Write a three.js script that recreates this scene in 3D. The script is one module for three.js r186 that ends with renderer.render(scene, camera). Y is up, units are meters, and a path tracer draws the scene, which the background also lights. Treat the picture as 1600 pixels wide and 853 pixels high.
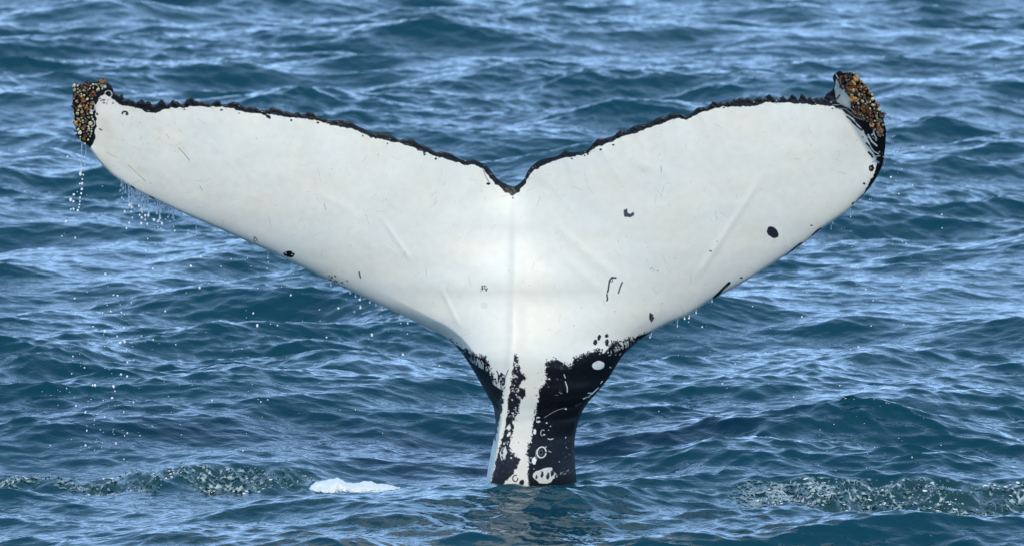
import * as THREE from 'three';
import { mergeGeometries } from 'three/addons/utils/BufferGeometryUtils.js';
import { createNoise2D, createNoise3D } from 'simplex-noise';

// ---------------------------------------------------------------- camera, sky, sun, exposure
const S = 0.00356;                       // metres per tracing unit on the whale
const DIST = 32, EYE = 5.0;              // a boat's upper deck, 32 m from the tail
const scene = new THREE.Scene();
const camera = new THREE.PerspectiveCamera(5.4, 1024 / 545, 0.5, 6000);
camera.position.set(0, EYE, DIST);
camera.lookAt(-0.004, 1.185, 0);
camera.focus = 32.2;
camera.userData.fStop = 5;
const sunDir = new THREE.Vector3(0.14, 0.64, 0.75).normalize();

function makeSky() {
  const W = 512, H = 256, d = new Float32Array(W * H * 4);
  const n3 = createNoise3D(rng(77));
  for (let j = 0; j < H; j++) for (let i = 0; i < W; i++) {
    const th = (j + 0.5) / H * Math.PI - Math.PI / 2, ph = (i + 0.5) / W * 2 * Math.PI;   // row 0 is the nadir
    const y = Math.sin(th), x = Math.cos(th) * Math.cos(ph), z = Math.cos(th) * Math.sin(ph);
    const e = Math.max(0, y), k = Math.pow(1 - e, 1.7);
    let r = 0.13 + 0.78 * k, g = 0.33 + 1.21 * k, b = 0.60 + 1.94 * k;
    let c = 0, a = 0.5, f = 1.6;
    for (let o = 0; o < 4; o++) { c += a * n3(x * f, y * f * 2.2, z * f); a *= 0.5; f *= 2.1; }
    c = Math.min(1, Math.max(0, c * 1.3 + 0.25)) * 0.14;
    r += (1.2 - r) * c; g += (1.35 - g) * c; b += (1.6 - b) * c;
    const p = (j * W + i) * 4; d[p] = r; d[p + 1] = g; d[p + 2] = b; d[p + 3] = 1;
  }
  const t = new THREE.DataTexture(d, W, H, THREE.RGBAFormat, THREE.FloatType);
  t.mapping = THREE.EquirectangularReflectionMapping; t.magFilter = THREE.LinearFilter; t.minFilter = THREE.LinearFilter; t.needsUpdate = true;
  return t;
}
const sky = makeSky();
scene.background = sky; scene.environment = sky;
const sun = new THREE.DirectionalLight(new THREE.Color(1.0, 0.87, 0.64), 2.2);
sun.position.copy(sunDir).multiplyScalar(40); sun.target.position.set(0, 0.8, 0);
sun.castShadow = true; sun.shadow.radius = 26; sun.shadow.mapSize.set(2048, 2048);
Object.assign(sun.shadow.camera, { left: -7, right: 7, top: 7, bottom: -7, near: 1, far: 120 });
scene.add(sun, sun.target);
const renderer = new THREE.WebGLRenderer({ antialias: true });
renderer.toneMapping = THREE.LinearToneMapping;
renderer.toneMappingExposure = 1.0;
renderer.shadowMap.enabled = true;

// ---------------------------------------------------------------- helpers
function rng(seed) { let a = seed >>> 0; return () => { a = (a + 0x6D2B79F5) | 0; let t = Math.imul(a ^ (a >>> 15), 1 | a); t = (t + Math.imul(t ^ (t >>> 7), 61 | t)) ^ t; return ((t ^ (t >>> 14)) >>> 0) / 4294967296; }; }
const clamp = (x, a = 0, b = 1) => x < a ? a : x > b ? b : x;
const smooth = (a, b, x) => { const t = clamp((x - a) / (b - a)); return t * t * (3 - 2 * t); };
const lerp = (a, b, t) => a + (b - a) * t;
const table = (rows, x) => { if (x <= rows[0][0]) return rows[0][1]; for (let i = 1; i < rows.length; i++) if (x <= rows[i][0]) { const t = (x - rows[i - 1][0]) / (rows[i][0] - rows[i - 1][0]); return lerp(rows[i - 1][1], rows[i][1], t * t * (3 - 2 * t)); } return rows[rows.length - 1][1]; };
function tag(o, label, category, extra = {}) { Object.assign(o.userData, { label, category }, extra); return o; }
function shadowed(o) { o.traverse(c => { if (c.isMesh) { c.castShadow = true; c.receiveShadow = true; } }); return o; }
const n2a = createNoise2D(rng(11)), n2b = createNoise2D(rng(12)), n3a = createNoise3D(rng(13));

// ---------------------------------------------------------------- the sea: a wind-wave spectrum turned into a surface
function fft2(re, im, n) {
  const cs = new Float64Array(n / 2), sn = new Float64Array(n / 2);
  for (let i = 0; i < n / 2; i++) { cs[i] = Math.cos(2 * Math.PI * i / n); sn[i] = Math.sin(2 * Math.PI * i / n); }
  const rev = new Uint32Array(n), bits = Math.log2(n);
  for (let i = 0; i < n; i++) { let r = 0; for (let b = 0; b < bits; b++) r |= ((i >> b) & 1) << (bits - 1 - b); rev[i] = r; }
  const ar = new Float64Array(n), ai = new Float64Array(n);
  const line = (off, st) => {
    for (let i = 0; i < n; i++) { const p = off + rev[i] * st; ar[i] = re[p]; ai[i] = im[p]; }
    for (let len = 2; len <= n; len <<= 1) {
      const h = len >> 1, step = n / len;
      for (let i = 0; i < n; i += len) for (let k = 0; k < h; k++) {
        const c = cs[k * step], s = sn[k * step], q = i + k + h, p = i + k;
        const tr = ar[q] * c - ai[q] * s, ti = ar[q] * s + ai[q] * c;
        ar[q] = ar[p] - tr; ai[q] = ai[p] - ti; ar[p] += tr; ai[p] += ti;
      }
    }
    for (let i = 0; i < n; i++) { const p = off + i * st; re[p] = ar[i]; im[p] = ai[i]; }
  };
  for (let j = 0; j < n; j++) line(j * n, 1);
  for (let i = 0; i < n; i++) line(i, n);
}
// one square tile of sea holding wavelengths lMin..lMax; height is scaled so that the slope has the rms value asked for
function seaTile({ n, size, lMin, lMax, peak, slope, wind, spread, chop, seed, fall = 2 }) {
  const rand = rng(seed), gauss = () => Math.sqrt(-2 * Math.log(1 - rand() * 0.999999)) * Math.cos(2 * Math.PI * rand());
  const hr = new Float64Array(n * n), hi = new Float64Array(n * n), dr = new Float64Array(n * n), di = new Float64Array(n * n);
  const wx = Math.sin(wind), wz = Math.cos(wind), kp = 2 * Math.PI / peak;
  let ss = 0;
  for (let j = 0; j < n; j++) for (let i = 0; i < n; i++) {
    const kx = 2 * Math.PI / size * (i < n / 2 ? i : i - n), kz = 2 * Math.PI / size * (j < n / 2 ? j : j - n), k = Math.hypot(kx, kz);
    if (!k) continue;
    const l = 2 * Math.PI / k;
    const band = smooth(lMin * 0.8, lMin * 1.2, l) * (1 - smooth(lMax * 0.8, lMax * 1.2, l));
    if (band <= 0) continue;
    const c = Math.abs((kx * wx + kz * wz) / k);
    const dir = 0.10 + Math.pow(c, spread);
    const amp = Math.exp(-0.5 * (kp / k) * (kp / k)) / Math.pow(k, fall) * Math.sqrt(dir * band);
    const a = gauss() * amp, b = gauss() * amp, p = j * n + i;
    hr[p] = a; hi[p] = b; dr[p] = -b * kx / k * 1; di[p] = a * kx / k;           // i*k/|k|*h
    ss += (a * a + b * b) * k * k / 2;
  }
  const zr = new Float64Array(n * n), zi = new Float64Array(n * n);
  for (let j = 0; j < n; j++) for (let i = 0; i < n; i++) {
    const kx = i < n / 2 ? i : i - n, kz = j < n / 2 ? j : j - n, k = Math.hypot(kx, kz); if (!k) continue;
    const p = j * n + i; zr[p] = -hi[p] * kz / k; zi[p] = hr[p] * kz / k;
  }
  const f = slope / Math.sqrt(ss);
  fft2(hr, hi, n);
  const out = { n, size, h: Float32Array.from(hr, v => v * f) };
  if (chop) {
    fft2(dr, di, n); fft2(zr, zi, n);
    out.x = Float32Array.from(dr, v => v * f * chop); out.z = Float32Array.from(zr, v => v * f * chop);
  }
  return out;
}
function sampleTile(t, x, z, out) {           // smooth lookup of (dx, h, dz)
  const n = t.n, fx = ((x / t.size) % 1 + 1) % 1 * n, fz = ((z / t.size) % 1 + 1) % 1 * n;
  const i = Math.floor(fx), j = Math.floor(fz), u = fx - i, v = fz - j;
  const wu = [((-u + 2) * u - 1) * u / 2, ((3 * u - 5) * u * u + 2) / 2, ((-3 * u + 4) * u + 1) * u / 2, (u - 1) * u * u / 2];
  const wv = [((-v + 2) * v - 1) * v / 2, ((3 * v - 5) * v * v + 2) / 2, ((-3 * v + 4) * v + 1) * v / 2, (v - 1) * v * v / 2];
  let a = 0, b = 0, c = 0;
  for (let q = 0; q < 4; q++) {
    const row = ((j + q - 1 + n) % n) * n;
    for (let p = 0; p < 4; p++) { const w = wu[p] * wv[q], at = row + (i + p - 1 + n) % n; a += w * t.x[at]; b += w * t.h[at]; c += w * t.z[at]; }
  }
  out[0] = a; out[1] = b; out[2] = c;
}
const tileBig = seaTile({ n: 1024, size: 53, lMin: 0.7, lMax: 40, peak: 5, slope: 0.18, wind: 0.22, spread: 3, chop: 1.05, seed: 5 });
const tileMid = seaTile({ n: 1024, size: 9.7, lMin: 0.09, lMax: 0.75, peak: 4, slope: 0.27, wind: 0.05, spread: 3, chop: 0.95, seed: 21, fall: 1.6 });
const tileFine = seaTile({ n: 1024, size: 2.3, lMin: 0.014, lMax: 0.12, peak: 4, slope: 0.07, wind: 0.0, spread: 2, chop: 0, seed: 9 });
console.log('spectrum done');

// churned water: mounds thrown up where the whale rolls, x and z in metres: [x0, x1, z crest, height, how far it reaches to the front]
const mounds = [
  { x0: 1.12, x1: 4.6, z: 0.42, h: 0.10, front: 0.42, back: 0.5 },
  { x0: -4.4, x1: -1.05, z: -0.72, h: 0.04, front: 0.2, back: 0.4 },
];
function churn(x, z) {                       // 0..1, how strongly the water is churned
  let c = 0, lift = 0;
  for (const m of mounds) {
    const w = smooth(m.x0 - 0.1, m.x0 + 0.7, x) * (1 - smooth(m.x1 - 0.3, m.x1 + 0.3, x));
    if (w <= 0) continue;
    const zc = m.z + 0.10 * n2a(x * 0.9 + 5, 3.1) + 0.05 * n2a(x * 2.7, 8.1), dz = z - zc;
    const g = dz > 0 ? Math.exp(-Math.pow(dz / m.front, 2) * 1.4) : Math.exp(-Math.pow(dz / m.back, 2) * 2);
    lift += w * g * m.h * (0.75 + 0.35 * n2a(x * 1.3, 1.7));
    const f = dz > 0 ? 1 - smooth(m.front * 0.3, m.front * 1.7, dz + 0.2 * n2b(x * 2, z * 2)) : 1 - smooth(0.0, 0.14, -dz);
    c = Math.max(c, w * f);
  }
  return [c, lift];
}
// single larger crests: [x, z, half width, half depth, height]
const swells = [[2.05, -3.0, 0.75, 0.42, 0.13], [1.85, 1.75, 0.5, 0.34, 0.10], [0.95, 1.95, 0.3, 0.3, 0.07], [-3.9, -15.6, 1.6, 1.0, 0.3], [-0.85, -4.7, 0.8, 0.45, 0.11], [0.9, -1.7, 0.9, 0.4, 0.06], [-2.2, 1.7, 0.6, 0.35, 0.05]];
const frothNoise = createNoise2D(rng(41));
function froth(x, z) {                       // lace of foam: above 0.25 there is froth
  const ux = x * 0.9 + z * 0.5, uz = z * 1.5 - x * 0.35, wob = 0.3 * frothNoise(x * 2.1, z * 2.4);
  const lace = 1 - Math.abs(frothNoise(ux * 2.6 + wob, uz * 6.0 + wob)) * 1.3 - Math.abs(frothNoise(ux * 9 + 4, uz * 19 + wob * 4)) * 1.0 + 0.5 * frothNoise(x * 34, z * 40) - 0.25;
  return lace + 0.5 * frothNoise(x * 0.8 + 7.6, z * 0.9 + 1.3) + (x < 0 ? -0.08 : 0.22 * (1 - smooth(2.0, 2.7, x)) + 0.02);
}
const q = [0, 0, 0];
function ridge(x, z, f) { return 1 - Math.abs(n2a(x * f, z * f)); }
function seaPoint(x, z, cell, out) {
  let px = 0, py = 0, pz = 0;
  const fb = 1 - smooth(0.35, 0.9, cell), fm = 1 - smooth(0.05, 0.12, cell);
  if (fb > 0) { sampleTile(tileBig, x + 17, z + 9, q); px += q[0] * fb; py += q[1] * fb; pz += q[2] * fb; }
  const gust = 0.75 + 0.35 * n2b(x * 0.16 + 3, z * 0.11);
  if (fm > 0) { sampleTile(tileMid, x, z, q); px += q[0] * fm * gust; py += q[1] * fm * gust; pz += q[2] * fm * gust; }
  const near = Math.exp(-(x * x * 0.8 + (z - 0.3) * (z - 0.3) * 0.5));
  py *= 1 - 0.15 * near;
  py += 0.012 * Math.exp(-Math.pow((z - 0.62 - 0.12 * x) / 0.2, 2)) * Math.exp(-Math.pow((x - 0.25) / 0.75, 2)) - 0.075 * Math.exp(-((x - 0.1) * (x - 0.1) / 0.9 + (z - 0.45) * (z - 0.45) / 0.5));   // a wavelet that runs past the stock
  for (const w of swells) { const dx = (x - w[0]) / w[2], dz = (z - w[1] - 0.25 * w[3] * n2a(x * 1.1, w[0])) / w[3]; if (dx * dx < 7 && dz * dz < 16) py += w[4] * Math.exp(-dx * dx) * Math.exp(-Math.pow(dz / (dz > 0 ? 0.65 : 1.5), 2)); }
  let c = 0;
  if (cell < 0.1) {
    const [cc, lift] = churn(x, z); c = cc; py = py * (1 - 0.5 * Math.min(1, lift * 12)) + lift;
    if (c > 0) {
      const t = ridge(x, z * 0.6, 2.6) * 0.46 + ridge(x + 3, z * 0.7, 6.3) * 0.34 + ridge(x, z, 14) * 0.2 - 0.72;
      py += c * 0.095 * t;
    }
  }
  out[0] = x + px; out[1] = py; out[2] = z + pz; out[3] = c;
  return out;
}
function axis(from, to, cellOf) { const a = [from]; while (a[a.length - 1] < to) a.push(a[a.length - 1] + cellOf(a[a.length - 1])); return a; }
{
  const half = axis(0, 1800, x => x < 3.4 ? 0.018 : x < 8.5 ? 0.018 + (x - 3.4) * 0.0035 : 0.036 * Math.pow(1.16, (x - 8.5) < 1 ? (x - 8.5) * 8 : 8) + Math.max(0, x - 9.5) * 0.18);
  const xs = [...half.slice(1).reverse().map(v => -v), ...half];
  const toFar = axis(0, 1800, s => s < 48 ? 0.022 + 0.001 * s : 0.07 + (s - 48) * 0.16);      // from z = 3.2 away from the boat
  const toNear = axis(0, 1200, s => 0.03 + s * 0.13);
  const zs = [...toNear.slice(1).reverse().map(v => 3.2 + v), ...toFar.map(v => 3.2 - v)];
  const nx = xs.length, nz = zs.length, pos = new Float32Array(nx * nz * 3), uv = new Float32Array(nx * nz * 2), col = new Float32Array(nx * nz * 3), o = [0, 0, 0, 0];
  console.log('sea grid', nx, nz);
  for (let j = 0; j < nz; j++) for (let i = 0; i < nx; i++) {
    const cx = i ? xs[i] - xs[i - 1] : 300, cz = j ? zs[j - 1] - zs[j] : 300, x = xs[i], z = zs[j], at = j * nx + i;
    seaPoint(x, z, Math.max(cx, cz), o);
    pos.set([o[0], o[1], o[2]], at * 3); uv.set([x / 2.3, z / 2.3], at * 2);
    // water full of fine bubbles is greener
    const c = o[3];
    let r = 0.0026, g = 0.043, b = 0.065;
    if (c > 0.01) {
      const t = clamp(c); r = lerp(r, 0.013, t); g = lerp(g, 0.052, t); b = lerp(b, 0.056, t);
    }
    col.set([r, g, b], at * 3);
  }
  const idx = new Uint32Array((nx - 1) * (nz - 1) * 6); let k = 0;
  for (let j = 0; j < nz - 1; j++) for (let i = 0; i < nx - 1; i++) { const a = j * nx + i, b = a + 1, c = a + nx, d = c + 1; idx[k++] = a; idx[k++] = b; idx[k++] = c; idx[k++] = b; idx[k++] = d; idx[k++] = c; }
  const g = new THREE.BufferGeometry();
  g.setAttribute('position', new THREE.BufferAttribute(pos, 3)); g.setAttribute('uv', new THREE.BufferAttribute(uv, 2)); g.setAttribute('color', new THREE.BufferAttribute(col, 3));
  g.setIndex(new THREE.BufferAttribute(idx, 1)); g.computeVertexNormals();
  let lo = 1e9, hi = -1e9; for (const v of tileFine.h) { lo = Math.min(lo, v); hi = Math.max(hi, v); }
  const bd = new Float32Array(tileFine.h.length * 4); for (let i = 0; i < tileFine.h.length; i++) { const v = (tileFine.h[i] - lo) / (hi - lo); bd[i * 4] = bd[i * 4 + 1] = bd[i * 4 + 2] = v; bd[i * 4 + 3] = 1; }
  const bump = new THREE.DataTexture(bd, tileFine.n, tileFine.n, THREE.RGBAFormat, THREE.FloatType);
  bump.wrapS = bump.wrapT = THREE.RepeatWrapping; bump.magFilter = THREE.LinearFilter; bump.needsUpdate = true;
  const m = new THREE.MeshPhysicalMaterial({ vertexColors: true, roughness: 0.04, ior: 1.333, bumpMap: bump, bumpScale: hi - lo });
  const sea = new THREE.Mesh(g, m); sea.name = 'sea';
  tag(sea, 'choppy blue green sea with short wind waves', 'sea', { kind: 'structure' });
  scene.add(shadowed(sea));
}
console.log('sea done');
// ---------------------------------------------------------------- the whale's tail
// outline of the tail in its own plane, in tracing units of 3.56 mm; x to the right, y down, waterline at y = 757
const X0 = 802, Y0 = 757, YS = S / 0.9935;
const trailing = [[140, 234], [133, 229], [126, 222], [122, 205], [120, 185], [119, 160], [121, 143], [128, 137], [140, 135], [152, 133], [165, 133], [175, 137], [180, 145], [182, 150], [189, 154], [194, 151], [197, 159], [208, 160], [216, 164], [224, 160], [229, 165], [234, 162], [242, 167], [249, 165], [254, 159], [258, 161], [261, 166], [266, 165], [272, 160], [278, 161], [285, 165], [292, 162], [296, 157], [302, 156], [308, 159], [320, 161], [332, 164], [336, 161], [341, 157], [346, 159], [349, 164], [357, 163], [364, 160], [371, 160], [380, 166], [392, 168], [405, 170], [415, 172], [422, 171], [431, 168], [437, 170], [442, 173], [452, 174], [462, 177], [467, 175], [475, 178], [481, 176], [486, 173], [491, 175], [496, 180], [510, 184], [519, 187], [527, 186], [535, 186], [543, 187], [550, 189], [560, 195], [568, 198], [576, 202], [585, 206], [597, 205], [605, 207], [614, 210], [625, 216], [632, 215], [637, 216], [645, 215], [650, 218], [655, 222], [663, 225], [672, 229], [682, 235], [692, 234], [700, 236], [708, 239], [717, 245], [727, 249], [740, 248], [750, 252], [760, 257], [767, 265], [775, 276], [785, 284], [795, 289], [803, 292], [812, 287], [820, 279], [825, 268], [832, 259], [842, 251], [855, 246], [865, 244], [875, 240], [880, 236], [885, 233], [891, 235], [900, 235], [910, 234], [920, 230], [927, 221], [935, 214], [942, 214], [950, 212], [960, 209], [965, 204], [970, 201], [980, 202], [986, 197], [992, 194], [1000, 192], [1006, 192], [1013, 190], [1022, 185], [1027, 182], [1033, 180], [1041, 181], [1045, 177], [1050, 175], [1062, 175], [1070, 178], [1077, 177], [1085, 171], [1090, 167], [1096, 166], [1107, 165], [1111, 160], [1115, 157], [1121, 160], [1127, 159], [1133, 159], [1140, 157], [1146, 155], [1153, 153], [1160, 153], [1167, 152], [1172, 155], [1178, 156], [1185, 151], [1192, 155], [1196, 150], [1200, 148], [1204, 151], [1208, 154], [1216, 156], [1219, 151], [1222, 149], [1226, 153], [1230, 156], [1234, 151], [1238, 148], [1241, 152], [1246, 156], [1250, 150], [1254, 149], [1257, 153], [1261, 156], [1265, 153], [1270, 156], [1276, 154], [1282, 155], [1287, 153], [1292, 147], [1297, 144], [1301, 138], [1302, 132], [1299, 124], [1300, 118], [1304, 114], [1310, 111], [1315, 114], [1320, 113], [1328, 114], [1335, 119], [1342, 127], [1351, 136], [1356, 146], [1363, 155], [1368, 166], [1373, 178], [1379, 193], [1382, 206], [1382, 231], [1381, 248]];
const leadRight = [[1381, 248], [1379, 262], [1372, 280], [1357, 302], [1342, 318], [1323, 336], [1285, 362], [1257, 384], [1221, 408], [1185, 431], [1152, 451], [1116, 470], [1073, 497], [1043, 510], [1012, 527], [994, 541], [977, 557], [964, 577], [952, 597], [935, 619], [919, 638], [911, 652], [904, 672], [900, 692], [899, 712], [900, 735], [902, 757], [906, 800], [916, 900], [925, 1000]];
const leadLeft = [[740, 1000], [748, 900], [757, 800], [761, 757], [767, 722], [773, 692], [775, 672], [774, 656], [770, 638], [760, 619], [748, 597], [738, 579], [728, 563], [716, 547], [704, 535], [687, 523], [670, 515], [640, 500], [607, 485], [570, 467], [532, 449], [495, 431], [457, 412], [420, 394], [382, 378], [350, 364], [312, 348], [275, 332], [232, 312], [197, 293], [175, 278], [150, 251], [140, 234]];
const curve = (pts, per, closed = false) => { const c = new THREE.CatmullRomCurve3(pts.map(p => new THREE.Vector3(p[0], p[1], 0)), closed, 'centripetal'); return c.getPoints(pts.length * per).map(v => [v.x, v.y]); };
const knob = createNoise2D(rng(71));
const trailLine = curve(trailing, 3).map(([x, y]) => { const w = smooth(170, 420, Math.abs(x - 803)) * (x > 190 && x < 1290 ? 1 : 0.5); return [x + 0.7 * w * knob(x * 0.3, y * 0.3), y + w * (1.7 * knob(x * 0.13, 4) + 1.3 * knob(x * 0.33, 9))]; }), rightLine = curve(leadRight, 4), leftLine = curve(leadLeft, 4);
const outline = [...trailLine, ...rightLine.slice(1), ...leftLine.slice(0, -1)];
function distTo(line, x, y, closed) {
  let best = 1e18;
  for (let i = 0, n = line.length - (closed ? 0 : 1); i < n; i++) {
    const a = line[i], b = line[(i + 1) % line.length], dx = b[0] - a[0], dy = b[1] - a[1], ax = x - a[0], ay = y - a[1];
    const t = clamp((ax * dx + ay * dy) / (dx * dx + dy * dy || 1e-9)), ex = ax - t * dx, ey = ay - t * dy, d = ex * ex + ey * ey;
    if (d < best) best = d;
  }
  return Math.sqrt(best);
}
function inside(line, x, y) { let c = false; for (let i = 0, j = line.length - 1; i < line.length; j = i++) { const a = line[i], b = line[j]; if ((a[1] > y) !== (b[1] > y) && x < (b[0] - a[0]) * (y - a[1]) / (b[1] - a[1]) + a[0]) c = !c; } return c; }
const leadBoth = [rightLine, leftLine];
const keelX = y => table([[290, 806], [400, 806], [500, 803], [560, 799], [600, 794], [650, 785], [700, 777], [757, 768], [1000, 750]], y);
const boundL = y => table([[560, 640], [600, 752], [620, 761], [640, 771], [660, 775], [690, 773.5], [722, 767], [757, 761], [1000, 740]], y);
const boundR = y => table([[560, 1000], [600, 950], [620, 934], [640, 918], [660, 908], [690, 900], [722, 899], [757, 902], [1000, 925]], y);
const naca = s => (0.2969 * Math.sqrt(s) - 0.126 * s - 0.3516 * s * s + 0.2843 * s * s * s - 0.1015 * s ** 4) / 0.1;
const curlLine = (x, y, ax, ay, bx, by) => ((x - ax) * (by - ay) - (y - ay) * (bx - ax)) / Math.hypot(bx - ax, by - ay);
// [z of the side that shows, z of the far side] in metres for a point of the tail's plane
function tailZ(x, y, d) {
  const dt = distTo(trailLine, x, y), dl = Math.min(distTo(rightLine, x, y), distTo(leftLine, x, y));
  const s = dl / (dl + dt + 1e-6), span = Math.abs(x - 803);
  const edge = Math.sqrt(1 - Math.pow(1 - clamp(d / 3), 2));
  let wing = table([[0, 0.10], [140, 0.11], [260, 0.11], [400, 0.085], [540, 0.045], [590, 0.022]], span) * naca(clamp(s));
  wing = Math.max(wing, 0.007) * edge * (1 - smooth(560, 660, y));
  const k = keelX(y), wl0 = table([[290, 90], [400, 220], [480, 260], [540, 200], [600, 80]], y), wr0 = table([[290, 90], [400, 220], [480, 260], [540, 230], [600, 165]], y);
  const f = smooth(590, 640, y), wl = lerp(wl0, Math.max(4, k - boundL(y)), f), wr = lerp(wr0, Math.max(4, boundR(y) - k), f);
  const r = clamp(x < k ? (k - x) / wl : (x - k) / wr), p = lerp(2.0, 0.62, smooth(520, 640, y));
  const e = lerp(Math.pow(clamp(d / 22), 0.5), Math.pow(clamp(d / 5), 0.5), f);
  const zk = table([[280, 0.0], [350, 0.03], [450, 0.10], [560, 0.21], [650, 0.27], [757, 0.31], [1000, 0.36]], y);
  let front = wing + zk * Math.pow(1 - Math.pow(r, lerp(2, 1.7, f)), p) * e;
  const ridgeAmp = table([[290, 0.0], [360, 0.008], [520, 0.016], [600, 0.02], [757, 0.02]], y);
  front += ridgeAmp * Math.exp(-Math.pow((x - k) / (x < k ? 7 : 16), 2)) * e;
  // shallow long creases in the skin
  const crease = (ax, ay, bx, by, w, h) => { const L = Math.hypot(bx - ax, by - ay), t = ((x - ax) * (bx - ax) + (y - ay) * (by - ay)) / L / L; if (t < -0.1 || t > 1.1) return 0; const c = curlLine(x, y, ax, ay, bx, by); return h * Math.exp(-c * c / w / w) * smooth(-0.1, 0.2, t) * (1 - smooth(0.8, 1.1, t)); };
  if (edge >= 1) front += crease(1190, 275, 1090, 430, 5, 0.006) + crease(600, 340, 645, 405, 4, 0.0032) + crease(690, 445, 720, 505, 4, 0.0035) + crease(870, 350, 960, 425, 8, 0.0032) + crease(880, 395, 940, 450, 7, 0.0022) + crease(560, 330, 500, 300, 6, 0.0016) + crease(985, 245, 1050, 270, 10, 0.003) + crease(705, 300, 740, 420, 14, 0.003)
    + 0.004 * (1 - smooth(3, 12, dt)) * n2b(x * 0.14, y * 0.14) + 0.0010 * n2a(x * 0.012, y * 0.02) * smooth(4, 30, d) + 0.0002 * n2b(x * 0.05, y * 0.06) * smooth(4, 20, d);
  const mc = (boundL(y) + boundR(y)) / 2, hw = (boundR(y) - boundL(y)) / 2, rb = clamp(Math.abs(x - lerp(803, mc, f)) / lerp(150, hw, f));
  const back = wing + zk * 0.9 * Math.pow(1 - rb * rb, lerp(2, 0.6, f)) * e;
  // the two halves bow a little towards the boat, the tips curl over
  let mid = 0.05 * Math.pow(span / 560, 2) * (1 - smooth(520, 640, y)) + 0.17 * (430 - y) / 300 * (1 - smooth(430, 640, y)) * smooth(0, 120, span);
  const cr = curlLine(x, y, 1296, 150, 1368, 268); if (cr > 0 && x > 1200) mid += 0.75 * S * cr * smooth(0, 12, cr);
  const cq = -curlLine(x, y, 168, 128, 146, 240); if (cq > 0 && x < 260) mid += 0.5 * S * cq * smooth(0, 10, cq);
  return [mid + front, mid - back];
}
const toX = x => (x - X0) * S * (1 - 0.004 * Math.min(1, Math.pow(Math.abs(x - X0) / 560, 2))), toY = (y, x = X0) => (Y0 - y) * YS + 0.030 * Math.pow(Math.abs(x - X0) / 560, 2) + 0.034 * smooth(470, 740, y);   // the halves arch up a little towards the tips

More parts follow.
